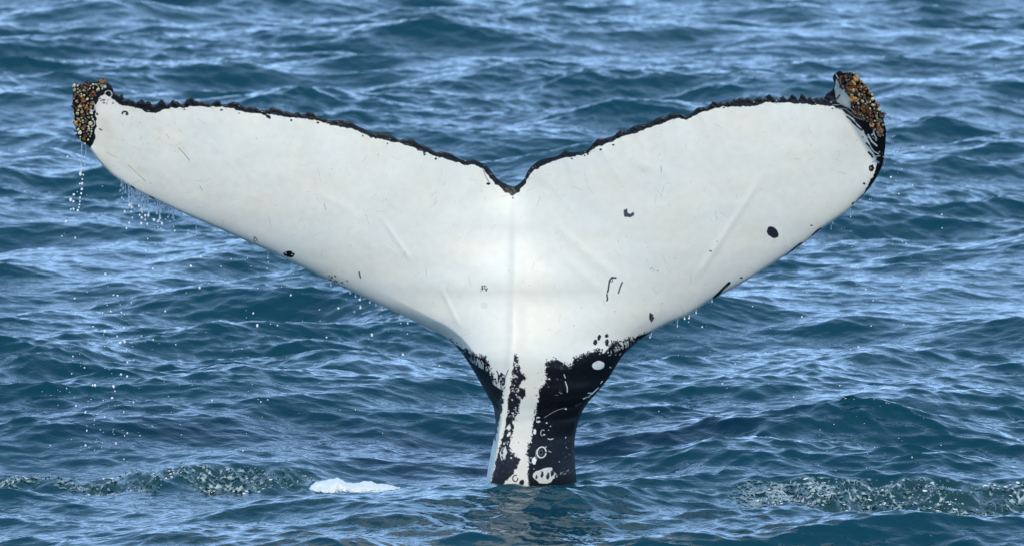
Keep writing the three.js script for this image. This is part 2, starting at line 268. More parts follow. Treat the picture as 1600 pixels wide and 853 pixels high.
// ---- skin: pigment of both sides on one sheet, upper half the white underside, lower half the black upper side
const skinMap = (() => {
  const W = 2048, C = document.createElement('canvas'); C.width = C.height = W;
  const g = C.getContext('2d'), rand = rng(301), R = (a, b) => a + (b - a) * rand();
  const white = '#eae3d2', black = '#0c0d12';
  g.fillStyle = white; g.fillRect(0, 0, W, 1024); g.fillStyle = black; g.fillRect(0, 1024, W, 1024);
  g.save(); g.beginPath(); g.rect(0, 0, W, 1024); g.clip();
  g.setTransform(1.55, 0, 0, 1.5, -100 * 1.55, -105 * 1.5);
  const rag = (pts, amp, step = 1.6, open = 0) => { const o = [], sd = R(0, 99); let len = 0; for (let i = 0; i < pts.length - open; i++) { const a = pts[i], b = pts[(i + 1) % pts.length], L = Math.hypot(b[0] - a[0], b[1] - a[1]), n = Math.max(1, Math.round(L / step)); for (let k = 0; k < n; k++) { const t = k / n, s = len + L * t, w = amp * (1.1 * n2a(s * 0.07, sd) + 0.8 * n2b(s * 0.22, sd) + 0.5 * n2a(s * 0.6, sd + 7)); o.push([lerp(a[0], b[0], t) + w * -(b[1] - a[1]) / L, lerp(a[1], b[1], t) + w * (b[0] - a[0]) / L]); } len += L; } return o; };
  const poly = (pts, c) => { g.fillStyle = c; g.beginPath(); pts.forEach((p, i) => i ? g.lineTo(p[0], p[1]) : g.moveTo(p[0], p[1])); g.closePath(); g.fill(); };
  const blot = (x, y, rx, ry, c, rot = 0, j = 0.18) => { const o = []; for (let i = 0; i < 18; i++) { const a = i / 18 * 2 * Math.PI, k = 1 + R(-j, j); const px = Math.cos(a) * rx * k, py = Math.sin(a) * ry * k; o.push([x + px * Math.cos(rot) - py * Math.sin(rot), y + px * Math.sin(rot) + py * Math.cos(rot)]); } poly(o, c); };
  const ring = (x, y, rx, ry, w, c, a0 = 0, a1 = 6.3, rot = 0) => { g.strokeStyle = c; g.lineWidth = w; g.beginPath(); g.ellipse(x, y, rx, ry, rot, a0, a1); g.stroke(); };
  const line = (pts, w, c) => { g.strokeStyle = c; g.lineWidth = w; g.lineCap = 'round'; g.lineJoin = 'round'; g.beginPath(); pts.forEach((p, i) => i ? g.lineTo(p[0], p[1]) : g.moveTo(p[0], p[1])); g.stroke(); };
  // black band along the trailing edge
  const inner = [[143, 240], [151, 222], [151, 213], [154, 195], [152, 172], [158, 158], [168, 153], [176, 156], [182, 162], [192, 169], [207, 171], [220, 174], [235, 180], [245, 180], [255, 175], [270, 171], [292, 170], [310, 167], [330, 169], [345, 168], [360, 169], [375, 173], [390, 176], [410, 178], [430, 179], [455, 182], [475, 184], [495, 186], [512, 191], [527, 195], [550, 198], [565, 205], [585, 212], [610, 218], [630, 222], [647, 228], [665, 235], [685, 242], [705, 248], [727, 255], [742, 256], [755, 262], [765, 274], [775, 286], [787, 297], [802, 306], [812, 299], [822, 285], [827, 274], [837, 264], [855, 255], [877, 246], [897, 242], [917, 237], [935, 226], [955, 219], [975, 210], [1002, 202], [1020, 195], [1040, 189], [1057, 182], [1070, 185], [1082, 181], [1092, 175], [1112, 169], [1130, 165], [1150, 166], [1176, 165], [1195, 160], [1214, 161], [1232, 161], [1251, 163], [1270, 165], [1285, 166], [1300, 168], [1317, 175], [1332, 187], [1343, 199], [1351, 212], [1359, 228], [1365, 243], [1370, 259], [1367, 275], [1352, 304], [1338, 322]];
  poly([...rag(inner, 1.0, 1.6, 1), [1338, 322], [1400, 320], [1420, 90], [80, 90], [80, 240]], black);
  for (let i = 0; i < 26; i++) { const p = inner[5 + Math.floor(rand() * 76)]; blot(p[0] + R(-4, 4), p[1] + R(-2, 5), R(0.8, 2.2), R(0.8, 1.8), black); }
  for (let i = 0; i < 34; i++) { const p = inner[6 + Math.floor(rand() * 70)]; blot(p[0] + R(-4, 4), p[1] - R(1.5, 7), R(0.5, 1.4), R(0.4, 0.9), '#b9b7b0'); }
  blot(422, 182, 4, 2.5, black, 0.5); line([[415, 178], [422, 182]], 2, black); line([[755, 262], [760, 275], [765, 284]], 1.2, '#8a8884'); blot(764, 286, 3, 1.8, black); line([[575, 206], [582, 213]], 1.4, black);
  ring(198, 182, 4, 3, 2.4, black, 3.0, 6.2); blot(201, 183, 2.4, 2, '#3c3b3c'); blot(160, 208, 3, 1.3, '#555', 0.5); blot(155, 184, 1.6, 2, '#444');
  ring(173, 152, 5.5, 5, 1.6, '#cfccc0', 3.0, 7.4); ring(154, 143, 4, 6, 1.4, '#b5b3ac', 4.2, 7.5); ring(148, 172, 4, 7, 1.8, '#c9c6bc', 4.6, 8); ring(148, 198, 3, 5, 1.6, '#c9c6bc', 4.6, 8); blot(164, 139, 4.5, 3, '#d8d4bd');
  for (let i = 0; i < 16; i++) blot(R(160, 180), R(157, 168), R(0.6, 2), R(0.6, 1.2), '#6f6e6c');
  // right tip: pale inner side of the curl, streaks where black runs into white
  poly(rag([[1304, 122], [1309, 132], [1317, 142], [1327, 155], [1328, 169], [1319, 168], [1307, 162], [1303, 150], [1302, 136]], 0.8), '#c6c1b3');
  line([[1303, 116], [1312, 133], [1320, 145]], 1.4, '#d9d7d0'); line([[1300, 166], [1315, 165], [1330, 173], [1341, 182]], 1.5, '#9d9d9c'); line([[1304, 171], [1320, 172], [1334, 184], [1344, 188]], 1.3, '#a8a8a6'); line([[1296, 160], [1305, 158], [1310, 150]], 2.2, '#3b3f3d'); line([[1318, 142], [1326, 154]], 1.2, '#3a3a3c');
  for (const [a, b] of [[[1322, 184], [1336, 196]], [[1330, 192], [1346, 206]], [[1352, 214], [1364, 228]], [[1353, 226], [1366, 241]], [[1357, 241], [1363, 248]]]) line([a, [(a[0] + b[0]) / 2 + R(-1, 2), (a[1] + b[1]) / 2 + R(-2, 1)], b], R(1.8, 3.2), black);
  for (const [a, b] of [[[1346, 206], [1356, 217]], [[1355, 212], [1369, 230]], [[1359, 231], [1372, 243]], [[1362, 200], [1368, 218]], [[1363, 244], [1374, 246]]]) line([a, [(a[0] + b[0]) / 2 - 1, (a[1] + b[1]) / 2 + 2], b], R(1.4, 2.6), '#cfcdc6');
  blot(1362, 266, 4.5, 5, black); ring(1368, 258, 5, 3, 2.2, '#b9b7b0', 3.3, 6.1); blot(1361, 266, 1.2, 1.4, '#aaa'); blot(1351, 290, 2.4, 1.4, black, 0.6); blot(1334, 321, 3, 1.2, black, -0.6); blot(1269, 354, 2.2, 1, '#444');
  for (let i = 0; i < 16; i++) blot(R(1360, 1380), R(200, 262), R(0.7, 1.7), R(0.7, 1.7), '#d8d6cf');
  // black of the tail stock
  poly(rag([[680, 519], [704, 532], [712, 539], [727, 543], [740, 550], [757, 552], [767, 564], [770, 582], [777, 591], [783, 574], [788, 577], [787, 596], [786, 631], [781, 655], [776, 685], [774, 694], [740, 690], [660, 540]], 1.3), black);
  const brush = (n, ax, ay, bx, by, lo, hi, c, lean) => { for (let i = 0; i < n; i++) { const t = rand(), x = lerp(ax, bx, t), y = lerp(ay, by, t), l = lo + (hi - lo) * Math.pow(rand(), 2), q = lean + R(-0.35, 0.35); line([[x, y + 4], [x + q * l * 0.4 + R(-1, 1), y - l * 0.5], [x + q * l, y - l]], R(0.4, 1.5), c); } };
  brush(46, 706, 540, 732, 552, 1, 13, black, -0.25); brush(46, 732, 551, 760, 556, 1, 12, black, -0.1); brush(26, 762, 562, 772, 586, 1, 9, black, 0); brush(16, 781, 592, 789, 590, 3, 22, black, 0.05); brush(26, 735, 558, 770, 574, 2, 12, white, -0.1); brush(18, 770, 590, 786, 600, 3, 16, white, 0);
  for (let i = 0; i < 22; i++) { const t = rand(); blot(lerp(712, 765, t) + R(-3, 3), lerp(546, 568, t) + R(-2, 6), R(0.5, 1.3), R(0.6, 1.8), '#d8d5ca'); }
  for (let i = 0; i < 30; i++) { const x = R(500, 720), y = lerp(431, 552, (x - 500) / 220) - R(0, 3); if (x > 650 || rand() < 0.25) blot(x, y, R(0.8, 2.4), R(0.5, 1.2), black, 0.5); }
  const strip = [[806, 541], [809, 548], [812, 560], [813, 572], [818, 577], [824, 583], [816, 588], [812, 596], [820, 602], [823, 611], [813, 622], [811, 640], [807, 648], [801, 656], [804, 667], [798, 684], [798, 702], [805, 711], [814, 716], [810, 725], [802, 739], [790, 751], [768, 768], [764, 768], [769, 749], [776, 717], [782, 695], [788, 673], [793, 646], [795, 620], [799, 596], [802, 573], [803, 562], [804, 550]];
  poly(rag(strip, 1.0), '#1d1e25');
  for (let i = 0; i < 46; i++) { const y = R(543, 720), a = table([[541, 805], [573, 803], [620, 797], [673, 790], [720, 778]], y), b = table([[541, 808], [573, 813], [620, 813], [673, 802], [720, 804]], y); blot(lerp(a, b, R(0.1, 0.95)), y, R(0.5, 2.2), R(0.7, 2.4), rand() < 0.6 ? '#e6e2d6' : '#9b9a98', R(0, 3)); }
  for (let i = 0; i < 34; i++) { const y = R(545, 650), a = table([[541, 805], [573, 803], [620, 797], [650, 793]], y), b = table([[541, 808], [573, 815], [620, 815], [650, 808]], y); ring(lerp(a, b, rand()), y, R(1, 3.2), R(1.2, 3.6), R(0.7, 1.4), rand() < 0.45 ? '#e4e0d4' : '#1a1b21', R(0, 3), R(4, 7), R(0, 3)); }
  blot(796, 665, 3, 4, white); blot(796, 676, 2.6, 4.5, white, 0.5); poly(rag([[790, 694], [793, 704], [790, 714], [787, 712], [786, 702]], 0.8), '#d4d1c7'); line([[782, 704], [785, 717]], 1.2, '#d4d1c7'); ring(787, 706, 4, 9, 1.2, '#dad7cc', 0, 6.3, 0.1);
  for (let i = 0; i < 30; i++) line([[R(772, 806), R(716, 746)], [R(772, 806), R(716, 746)]].map((p, k, a) => k ? [a[0][0] + R(-4, 4), a[0][1] + R(-4, 4)] : p), R(0.5, 1.2), rand() < 0.5 ? '#4a4a50' : '#0c0c11');
  ring(806, 746, 4, 5, 1.5, '#2a2a2e', 0, 5.2); blot(816, 753, 4, 4, '#17171c'); blot(811, 690, 1, 1, '#888');
  const flank = [[854, 573], [853, 562], [857, 556], [872, 556], [882, 561], [891, 569], [899, 556], [915, 551], [925, 546], [936, 541], [942, 551], [953, 541], [961, 532], [968, 534], [974, 541], [982, 536], [989, 532], [1001, 524], [1020, 520], [1040, 600], [960, 700], [960, 1000], [828, 1000], [828, 755], [826, 739], [827, 718], [825, 711], [826, 694], [831, 690], [834, 662], [838, 641], [842, 620], [843, 606], [849, 599], [856, 585]];
  poly(rag(flank, 1.1), black);
  blot(931, 530, 3.2, 4.5, '#222228'); blot(937, 523, 2.6, 4.8, '#222228', 0.2); blot(949, 521, 2.6, 3, '#222228'); blot(949, 532, 3, 5.5, '#18181e'); ring(949, 533, 2, 3.4, 1, '#777', 2, 5); ring(963, 533, 4, 4, 1.2, '#55555a', 0, 4);
  brush(40, 896, 560, 936, 546, 1, 8, black, -0.3); brush(30, 942, 552, 1010, 526, 1, 8, black, -0.2); brush(22, 955, 548, 1000, 534, 1, 6, '#c9c6bd', -0.2); brush(14, 856, 560, 890, 570, 1, 5, '#3a3b42', 0.1);
  for (let i = 0; i < 24; i++) { const x = R(890, 1012), y = table([[890, 566], [915, 550], [937, 541], [942, 548], [961, 533], [990, 532], [1012, 523]], x) - R(-3, 4); line([[x, y + 4], [x + R(-2, 2), y - R(0, 3)]], R(0.6, 1.8), black); }
  for (let i = 0; i < 14; i++) blot(R(950, 992), R(540, 556) - 0, R(0.6, 1.6), R(0.6, 1.8), '#c9c6bd', R(0, 3));
  blot(936, 569, 10, 8, '#f0ede2', 0.1, 0.06); blot(955, 576, 1.8, 1, '#eee', 0.8); line([[940, 602], [943, 599]], 1.6, '#e8e5dc'); line([[913, 625], [921, 623], [928, 617], [936, 610]], 2.6, '#e4e1d7'); line([[920, 616], [925, 617]], 1.6, '#e4e1d7'); line([[916, 625], [926, 620]], 1, '#333');
  line([[882, 580], [884, 586]], 1.5, '#dedbd2'); line([[884, 592], [887, 602], [887, 610]], 1.6, '#e6e3da'); blot(859, 586, 2.2, 1.2, '#eee', 0.6); for (let i = 0; i < 12; i++) blot(R(852, 880), R(585, 615), R(0.4, 1.3), R(0.4, 1.3), '#9a9a9c');
  line([[851, 652], [862, 645], [873, 640], [884, 638]], 1.1, '#a3a3a5'); line([[900, 637], [911, 633]], 1.1, '#85858a'); blot(885, 640, 1.7, 1.5, '#eee');
  for (let i = 0; i < 60; i++) { const x = R(846, 905), y = R(575, 750); line([[x, y], [x + R(-5, 5), y + R(-4, 4)]], R(0.3, 0.7), '#3d3e46'); }
  blot(842, 651, 3, 1.3, '#e8e5dc'); blot(842, 658, 3.4, 1.8, '#e8e5dc'); line([[839, 652], [839, 658]], 0.9, '#ccc'); blot(836, 674, 2.8, 5, '#f0ede4'); ring(849, 677, 3.4, 5, 1.3, '#cfccc3', 1.9, 5.4); blot(851, 680, 2, 1.6, '#cfccc3'); blot(855, 661, 1.5, 1.2, '#eee'); blot(861, 667, 1.2, 1, '#ddd'); blot(858, 673, 1, 1, '#ccc'); line([[857, 687], [861, 689], [865, 688]], 1.6, '#dcdad2');
  ring(847, 708, 7, 8.5, 2.1, '#e8e5db', 0.3, 6.2); ring(846, 708, 3, 4, 0.9, '#77777c'); ring(842, 710, 4, 8, 1, '#b5b3ad', 2, 4.5); blot(854, 700, 1.4, 1, '#ddd'); line([[858, 707], [862, 709]], 1.3, '#ddd'); blot(835.5, 720, 3.6, 5.6, '#f2efe6'); ring(831, 719, 4, 4, 1.2, '#ddd', 1.5, 5);
  blot(885, 689, 1, 1.4, '#ddd'); blot(886, 705, 0.8, 0.9, '#ccc'); blot(875, 726, 1.1, 0.9, '#ccc'); for (let i = 0; i < 22; i++) blot(R(880, 898), R(690, 752), R(0.3, 0.9), R(0.3, 1), '#8f9096'); blot(835, 733, 0.9, 0.9, '#ddd');
  blot(853, 745, 18, 12, '#d5d2c8', 0, 0.14); for (const [x, y, a, b] of [[839, 746, 1.6, 3.4], [848, 743, 2.1, 4.6], [857, 746, 2.4, 5], [864, 742, 2.6, 5], [869, 748, 1.4, 3.6]]) { blot(x, y, a, b, '#15161c', 0.12); ring(x, y, a * 0.55, b * 0.6, 0.7, '#77787c', 3, 5.5, 0.1); } for (const [x, y] of [[878, 746], [884, 748], [888, 744]]) { ring(x, y, R(1.4, 2.2), R(2, 3), 0.9, '#bdbbb4', R(2.6, 3.4), R(5.6, 6.4)); } 
  // pigment breaks up into specks along its borders
  const stipple = (pts, n, spread) => { for (let i = 0; i < n; i++) { const k = Math.floor(rand() * (pts.length - 1)), t = rand(), x = lerp(pts[k][0], pts[k + 1][0], t) + R(-1, 1) * spread * rand(), y = lerp(pts[k][1], pts[k + 1][1], t) + R(-1, 1) * spread * rand(); blot(x, y, R(0.3, 1.2), R(0.4, 1.6), rand() < 0.5 ? black : rand() < 0.6 ? white : '#86857f', R(0, 3), 0.4); } };
  stipple(flank.slice(0, 19), 170, 6); stipple([...flank.slice(23), flank[0]], 120, 4); stipple(strip, 150, 4); stipple([[704, 532], [727, 543], [757, 552], [770, 582], [777, 591], [788, 577], [786, 631]], 130, 7);
  for (let i = 0; i < 500; i++) { const x = R(835, 960), y = R(560, 756); blot(x, y, R(0.3, 1.1), R(0.3, 0.8), 'rgba(70,72,80,0.5)', R(0, 3), 0.4); }
  // single marks on the white
  blot(1208, 363, 11, 7.5, '#25262e', 0.8, 0.1); blot(452, 397, 8, 5.5, black, 0.1); blot(447, 396, 1.4, 1.8, '#b9b5a8'); blot(457, 398, 1.8, 1.2, '#b9b5a8'); line([[452, 393], [454, 402]], 2.4, black); ring(400, 376, 2, 5, 1.2, '#4b4a48', 2.6, 6.8, -0.3);
  line([[562, 423], [564, 432]], 2.2, '#4a4a4a'); for (let i = 0; i < 22; i++) blot(R(512, 528), R(430, 444), R(0.4, 1.2), R(0.4, 1.6), '#4a4a48'); blot(535, 441, 1.6, 1.1, '#333'); blot(543, 438, 2, 0.8, '#555', 0.7);
  for (let i = 0; i < 12; i++) blot(757 + R(-5, 6), 444 + R(-4, 5), R(0.5, 2), R(0.5, 1.6), '#55554f'); blot(758, 470, 6, 5, '#dfd6c8');
  poly(rag([[975, 324], [980, 322], [981, 329], [986, 331], [990, 328], [991, 333], [984, 336], [976, 335]], 0.6), '#46464f');
  line([[963, 430], [957, 429], [953, 434], [951, 448], [950, 452]], 2.2, '#26262b'); ring(956, 433, 2, 3, 1, '#26262b'); line([[949, 455], [950, 463], [949, 465]], 2, '#26262b'); line([[973, 437], [970, 444], [967, 454]], 2, '#33333a');
  poly(rag([[1016, 487], [1021, 490], [1024, 496], [1019, 503], [1016, 498]], 0.6), '#2c2c33'); line([[1021, 491], [1019, 500]], 0.9, '#88888c'); for (let i = 0; i < 6; i++) blot(R(1016, 1030), R(413, 426), R(0.4, 1), R(0.4, 1), '#8d8b86'); blot(1111, 390, 2.4, 1, '#555', 0.4); blot(1121, 375, 1, 0.8, '#777');
  line([[1141, 443], [1133, 451], [1124, 461], [1118, 467]], 4.6, black); line([[1138, 447], [1130, 456]], 1, '#999'); blot(1160, 435, 2.2, 1.3, black); for (const [x0, x1] of [[1228, 1256], [1272, 1286], [1118, 1130]]) for (let x = x0; x < x1; x += 2) blot(x, table([[1116, 470], [1152, 451], [1185, 431], [1221, 408], [1257, 384], [1285, 362]], x) - 1.5, 2.4, 1.4, black, -0.55);
  for (let i = 0; i < 9; i++) { const x = R(190, 240), y = R(290, 316); blot(x, table([[175, 279], [197, 294], [232, 313], [275, 333]], x) - 0.5, 3, 1.1, black, 0.6); }
  // scratches and flecks
  line([[281, 233], [290, 242], [298, 252]], 0.9, '#8d7f6c'); line([[202, 263], [216, 276], [228, 287]], 1.1, '#b79f88'); line([[314, 292], [318, 300]], 0.8, '#999'); line([[262, 212], [268, 220]], 0.8, '#b0a490'); line([[508, 315], [511, 325]], 0.8, '#999a98'); line([[1033, 256], [1033, 266]], 0.8, '#8a8a86'); line([[167, 243], [185, 252]], 0.8, '#c3a58e');
  for (let i = 0; i < 320; i++) { const x = R(160, 1340), y = R(175, 520), a = R(0, 3.1), l = R(2, 18); line([[x, y], [x + Math.cos(a) * l, y + Math.sin(a) * l]], R(0.3, 0.7), rand() < 0.75 ? 'rgba(140,134,120,0.4)' : 'rgba(250,249,244,0.7)'); }
  for (let i = 0; i < 150; i++) blot(R(160, 1350), R(170, 510), R(0.3, 0.8), R(0.3, 0.8), 'rgba(110,105,95,0.6)');
  for (let i = 0; i < 260; i++) { const x = 165 + 330 * Math.pow(rand(), 1.6); blot(x, R(180, 300) + (x - 160) * 0.3 * rand(), R(2, 12), R(1, 6), `rgba(${Math.round(R(196, 214))},${Math.round(R(180, 192))},150,0.05)`, R(0.2, 0.8), 0.4); }
  for (let i = 0; i < 160; i++) blot(R(300, 1340), R(170, 480), R(3, 16), R(1.5, 6), rand() < 0.5 ? 'rgba(190,186,168,0.06)' : 'rgba(245,243,236,0.10)', R(-0.8, 0.8), 0.4);
  for (let i = 0; i < 50; i++) blot(R(170, 300), R(190, 290), R(1, 3.5), R(0.7, 2), 'rgba(205,160,135,0.16)', R(0, 3));
  g.restore();
  // upper side: grey scars on black
  for (let i = 0; i < 220; i++) { g.strokeStyle = `rgba(120,122,130,${R(0.1, 0.5)})`; g.lineWidth = R(0.6, 2); g.beginPath(); const x = R(0, W), y = R(1030, W); g.moveTo(x, y); g.lineTo(x + R(-40, 40), y + R(-30, 30)); g.stroke(); }
  // mottling: pigment is never even
  const im = g.getImageData(0, 0, W, W), D = im.data;
  for (let y = 0; y < W; y++) for (let x = 0; x < W; x++) {
    const p = (y * W + x) * 4, m = 1 + 0.012 * n2a(x * 0.006, y * 0.008) + 0.010 * n2b(x * 0.03, y * 0.035) + 0.03 * (rand() - 0.5), warm = 0.010 * n2b(x * 0.0045 + 9, y * 0.006);
    D[p] = clamp(D[p] * (m + warm), 0, 255); D[p + 1] = clamp(D[p + 1] * m, 0, 255); D[p + 2] = clamp(D[p + 2] * (m - warm * 1.4), 0, 255);
  }
  g.putImageData(im, 0, 0);
  const t = new THREE.CanvasTexture(C); t.colorSpace = THREE.SRGBColorSpace; t.magFilter = THREE.LinearFilter; t.anisotropy = 4;
  return t;
})();
console.log('skin done');

const whale = new THREE.Group(); whale.name = 'whale_tail'; scene.add(whale);
tag(whale, 'raised humpback whale tail with white underside and barnacled black tips', 'whale');
{
  const H = 2.0, x0 = 112, y0 = 104, nx = Math.ceil((1390 - x0) / H), ny = Math.ceil((1003 - y0) / H), val = new Float32Array((nx + 1) * (ny + 1));
  for (let j = 0; j <= ny; j++) for (let i = 0; i <= nx; i++) {
    const x = x0 + i * H, y = y0 + j * H;
    if (y > 640 && (x < 720 || x > 960)) { val[j * (nx + 1) + i] = -50; continue; }
    const d = distTo(outline, x, y, true); val[j * (nx + 1) + i] = inside(outline, x, y) ? Math.max(d, 0.05) : -Math.max(d, 0.05);
  }
  const pos = [], uv = [], idx = [], at = new Map();
  const put = (key, side, x, y, d) => {
    const k = key + (d > 0 ? side : ''); if (side && d <= 0) { /* rim vertices carry their own uv on each side */ }
    const kk = key + '|' + side; if (at.has(kk)) return at.get(kk);
    const [zf, zb] = d > 0 ? tailZ(x, y, d) : (() => { const [a, b] = tailZ(x, y, 0.0); return [(a + b) / 2, (a + b) / 2]; })();
    const n = pos.length / 3; pos.push(toX(x), toY(y, x), side ? zb : zf);
    uv.push((x - 100) * 1.55 / 2048, 1 - ((y - 105) * 1.5 + (side ? 1024 : 0)) / 2048); if (y > 780) uv[uv.length - 1] = 1 - (675 * 1.5 + (side ? 1024 : 0)) / 2048;
    at.set(kk, n); return n;
  };
  for (let j = 0; j < ny; j++) for (let i = 0; i < nx; i++) {
    const cs = [[i, j], [i + 1, j], [i + 1, j + 1], [i, j + 1]], v = cs.map(c => val[c[1] * (nx + 1) + c[0]]);
    if (v.every(a => a < 0)) continue;
    const ring = [];
    for (let k = 0; k < 4; k++) {
      const a = cs[k], b = cs[(k + 1) % 4], va = v[k], vb = v[(k + 1) % 4];
      if (va > 0) ring.push([`${a[0]},${a[1]}`, x0 + a[0] * H, y0 + a[1] * H, va]);
      if ((va > 0) !== (vb > 0)) { const t = va / (va - vb), lo = a[0] + a[1] * 1e4 < b[0] + b[1] * 1e4 ? a : b, hi = lo === a ? b : a; ring.push([`e${lo}-${hi}`, x0 + lerp(a[0], b[0], t) * H, y0 + lerp(a[1], b[1], t) * H, 0]); }
    }
    for (const side of [0, 1]) {
      const n = ring.map(p => put(p[0], side, p[1], p[2], p[3]));
      for (let k = 1; k < n.length - 1; k++) side ? idx.push(n[0], n[k], n[k + 1]) : idx.push(n[0], n[k + 1], n[k]);
    }
  }
  const g = new THREE.BufferGeometry();
  g.setAttribute('position', new THREE.Float32BufferAttribute(pos, 3)); g.setAttribute('uv', new THREE.Float32BufferAttribute(uv, 2)); g.setIndex(idx); g.computeVertexNormals();
  console.log('tail triangles', idx.length / 3);
  const m = new THREE.MeshPhysicalMaterial({ map: skinMap, roughness: 0.42, clearcoat: 0.14, clearcoatRoughness: 0.45, ior: 1.4, specularIntensity: 0.7 });
  const body = new THREE.Mesh(g, m); body.name = 'tail_body'; whale.add(body);
}
console.log('tail done');

// ---- barnacles: acorn shells and stalked brown ones growing on both tips
{
  const rand = rng(88), R = (a, b) => a + (b - a) * rand();
  const lathe = (pts, n) => new THREE.LatheGeometry(pts.map(p => new THREE.Vector2(p[0], p[1])), n);
  const rough = (g, amp, seed) => { const r = rng(seed), p = g.attributes.position, seen = new Map(); for (let i = 0; i < p.count; i++) { const k = [p.getX(i), p.getY(i), p.getZ(i)].map(v => v.toFixed(3)).join(); if (!seen.has(k)) seen.set(k, [r(), r(), r()]); const s = seen.get(k); p.setXYZ(i, p.getX(i) * (1 + amp * (s[0] - 0.5)), p.getY(i) * (1 + amp * 0.5 * (s[1] - 0.5)), p.getZ(i) * (1 + amp * (s[2] - 0.5))); } g.computeVertexNormals(); return g; };
  const acorn = [0, 1, 2].map(i => rough(lathe([[1, -0.3], [0.97, 0.12], [0.82, 0.5], [0.62, 0.82], [0.5, 0.8], [0.38, 0.25], [0, 0.1]], 10), 0.6, 200 + i));
  const stalk = [0, 1, 2].map(i => rough(lathe([[0.55, -0.4], [0.5, 0.3], [0.62, 0.7], [0.95, 1.1], [1.0, 1.5], [0.78, 1.8], [0.6, 1.72], [0.45, 1.3], [0, 1.1]], 9), 0.75, 230 + i));
  const std = (c, r) => new THREE.MeshPhysicalMaterial({ color: c, roughness: r, clearcoat: 0.3, clearcoatRoughness: 0.2 });
  const creams = ['#c9bf9a', '#a39870', '#e0dac4', '#8f8460', '#d0c49a'].map(c => std(c, 0.6)), browns = ['#a87234', '#7d4c20', '#c0904e', '#8a5528', '#533219', '#3a2415', '#6b4424'].map(c => std(c, 0.45));
  const left = [[121, 138], [150, 134], [168, 134], [171, 141], [158, 147], [150, 158], [147, 178], [149, 200], [146, 216], [138, 232], [128, 227], [121, 208], [119, 185], [119, 160]];
  const right = [[1311, 118], [1329, 113], [1340, 123], [1354, 138], [1366, 160], [1376, 182], [1380, 205], [1375, 216], [1366, 206], [1356, 196], [1344, 186], [1331, 176], [1329, 156], [1320, 142], [1313, 130]];
  const count = { acorn_barnacle: 0, stalked_barnacle: 0 };
  const grow = (poly, n, brownAt, gap) => {
    const xs = poly.map(p => p[0]), ys = poly.map(p => p[1]), got = [];
    for (let tries = 0; tries < 6000 && got.length < n; tries++) {
      const x = R(Math.min(...xs) - 1, Math.max(...xs) + 1), y = R(Math.min(...ys) - 1, Math.max(...ys) + 1);
      if (!inside(poly, x, y)) continue;
      const r = 1.7 + 3.3 * Math.pow(rand(), 1.5); if (got.some(p => Math.hypot(p[0] - x, p[1] - y) < (p[2] + r) * gap)) continue;
      got.push([x, y, r]);
      const dIn = inside(outline, x, y) ? distTo(outline, x, y, true) : 0.1, zz = (a, b) => { const d = inside(outline, a, b) ? distTo(outline, a, b, true) : 0; return tailZ(a, b, d)[0]; };
      const z = zz(x, y), e = 3, nv = new THREE.Vector3(-(zz(x + e, y) - zz(x - e, y)) / (2 * e * S), (zz(x, y + e) - zz(x, y - e)) / (2 * e * S), 1);
      nv.x = clamp(nv.x, -1.5, 1.5); nv.y = clamp(nv.y, -1.5, 1.5); if (dIn < 5) { const cx = 0.5 * (Math.min(...xs) + Math.max(...xs)); nv.x += (poly === left ? -1.3 : 1.1) * (1 - dIn / 5); }
      const brown = rand() < brownAt(x, y), kind = brown ? 'stalked_barnacle' : 'acorn_barnacle', list = brown ? stalk : acorn, mats = brown ? browns : creams;
      const m = new THREE.Mesh(list[Math.floor(rand() * 3)], mats[Math.floor(rand() * mats.length)]);
      const c = count[kind]++; m.name = kind + (c ? '_' + String(c).padStart(3, '0') : '');
      nv.x += R(-0.7, 0.7); nv.y += R(-0.8, 0.6); nv.normalize();
      m.quaternion.setFromUnitVectors(new THREE.Vector3(0, 1, 0), nv); m.position.set(toX(x), toY(y, x), z);
      const s = r * S * (brown ? 1.1 : R(0.55, 0.95)); m.scale.set(s * R(0.8, 1.2), s * R(0.45, 0.95), s * R(0.8, 1.2)); whale.add(m);
    }
    return got.length;
  };
  const a = grow(left, 130, (x, y) => x < 140 ? (n2a(x * 0.06, y * 0.05) > -0.25 ? 0.75 : 0.15) : 0.12, 0.86);
  const b = grow(right, 150, (x, y) => (n2a(x * 0.06 + 4, y * 0.05) > -0.35 ? 0.72 : 0.3) * (y > 200 ? 0.6 : 1), 0.74);
  console.log('barnacles', a, b);
}
shadowed(whale);

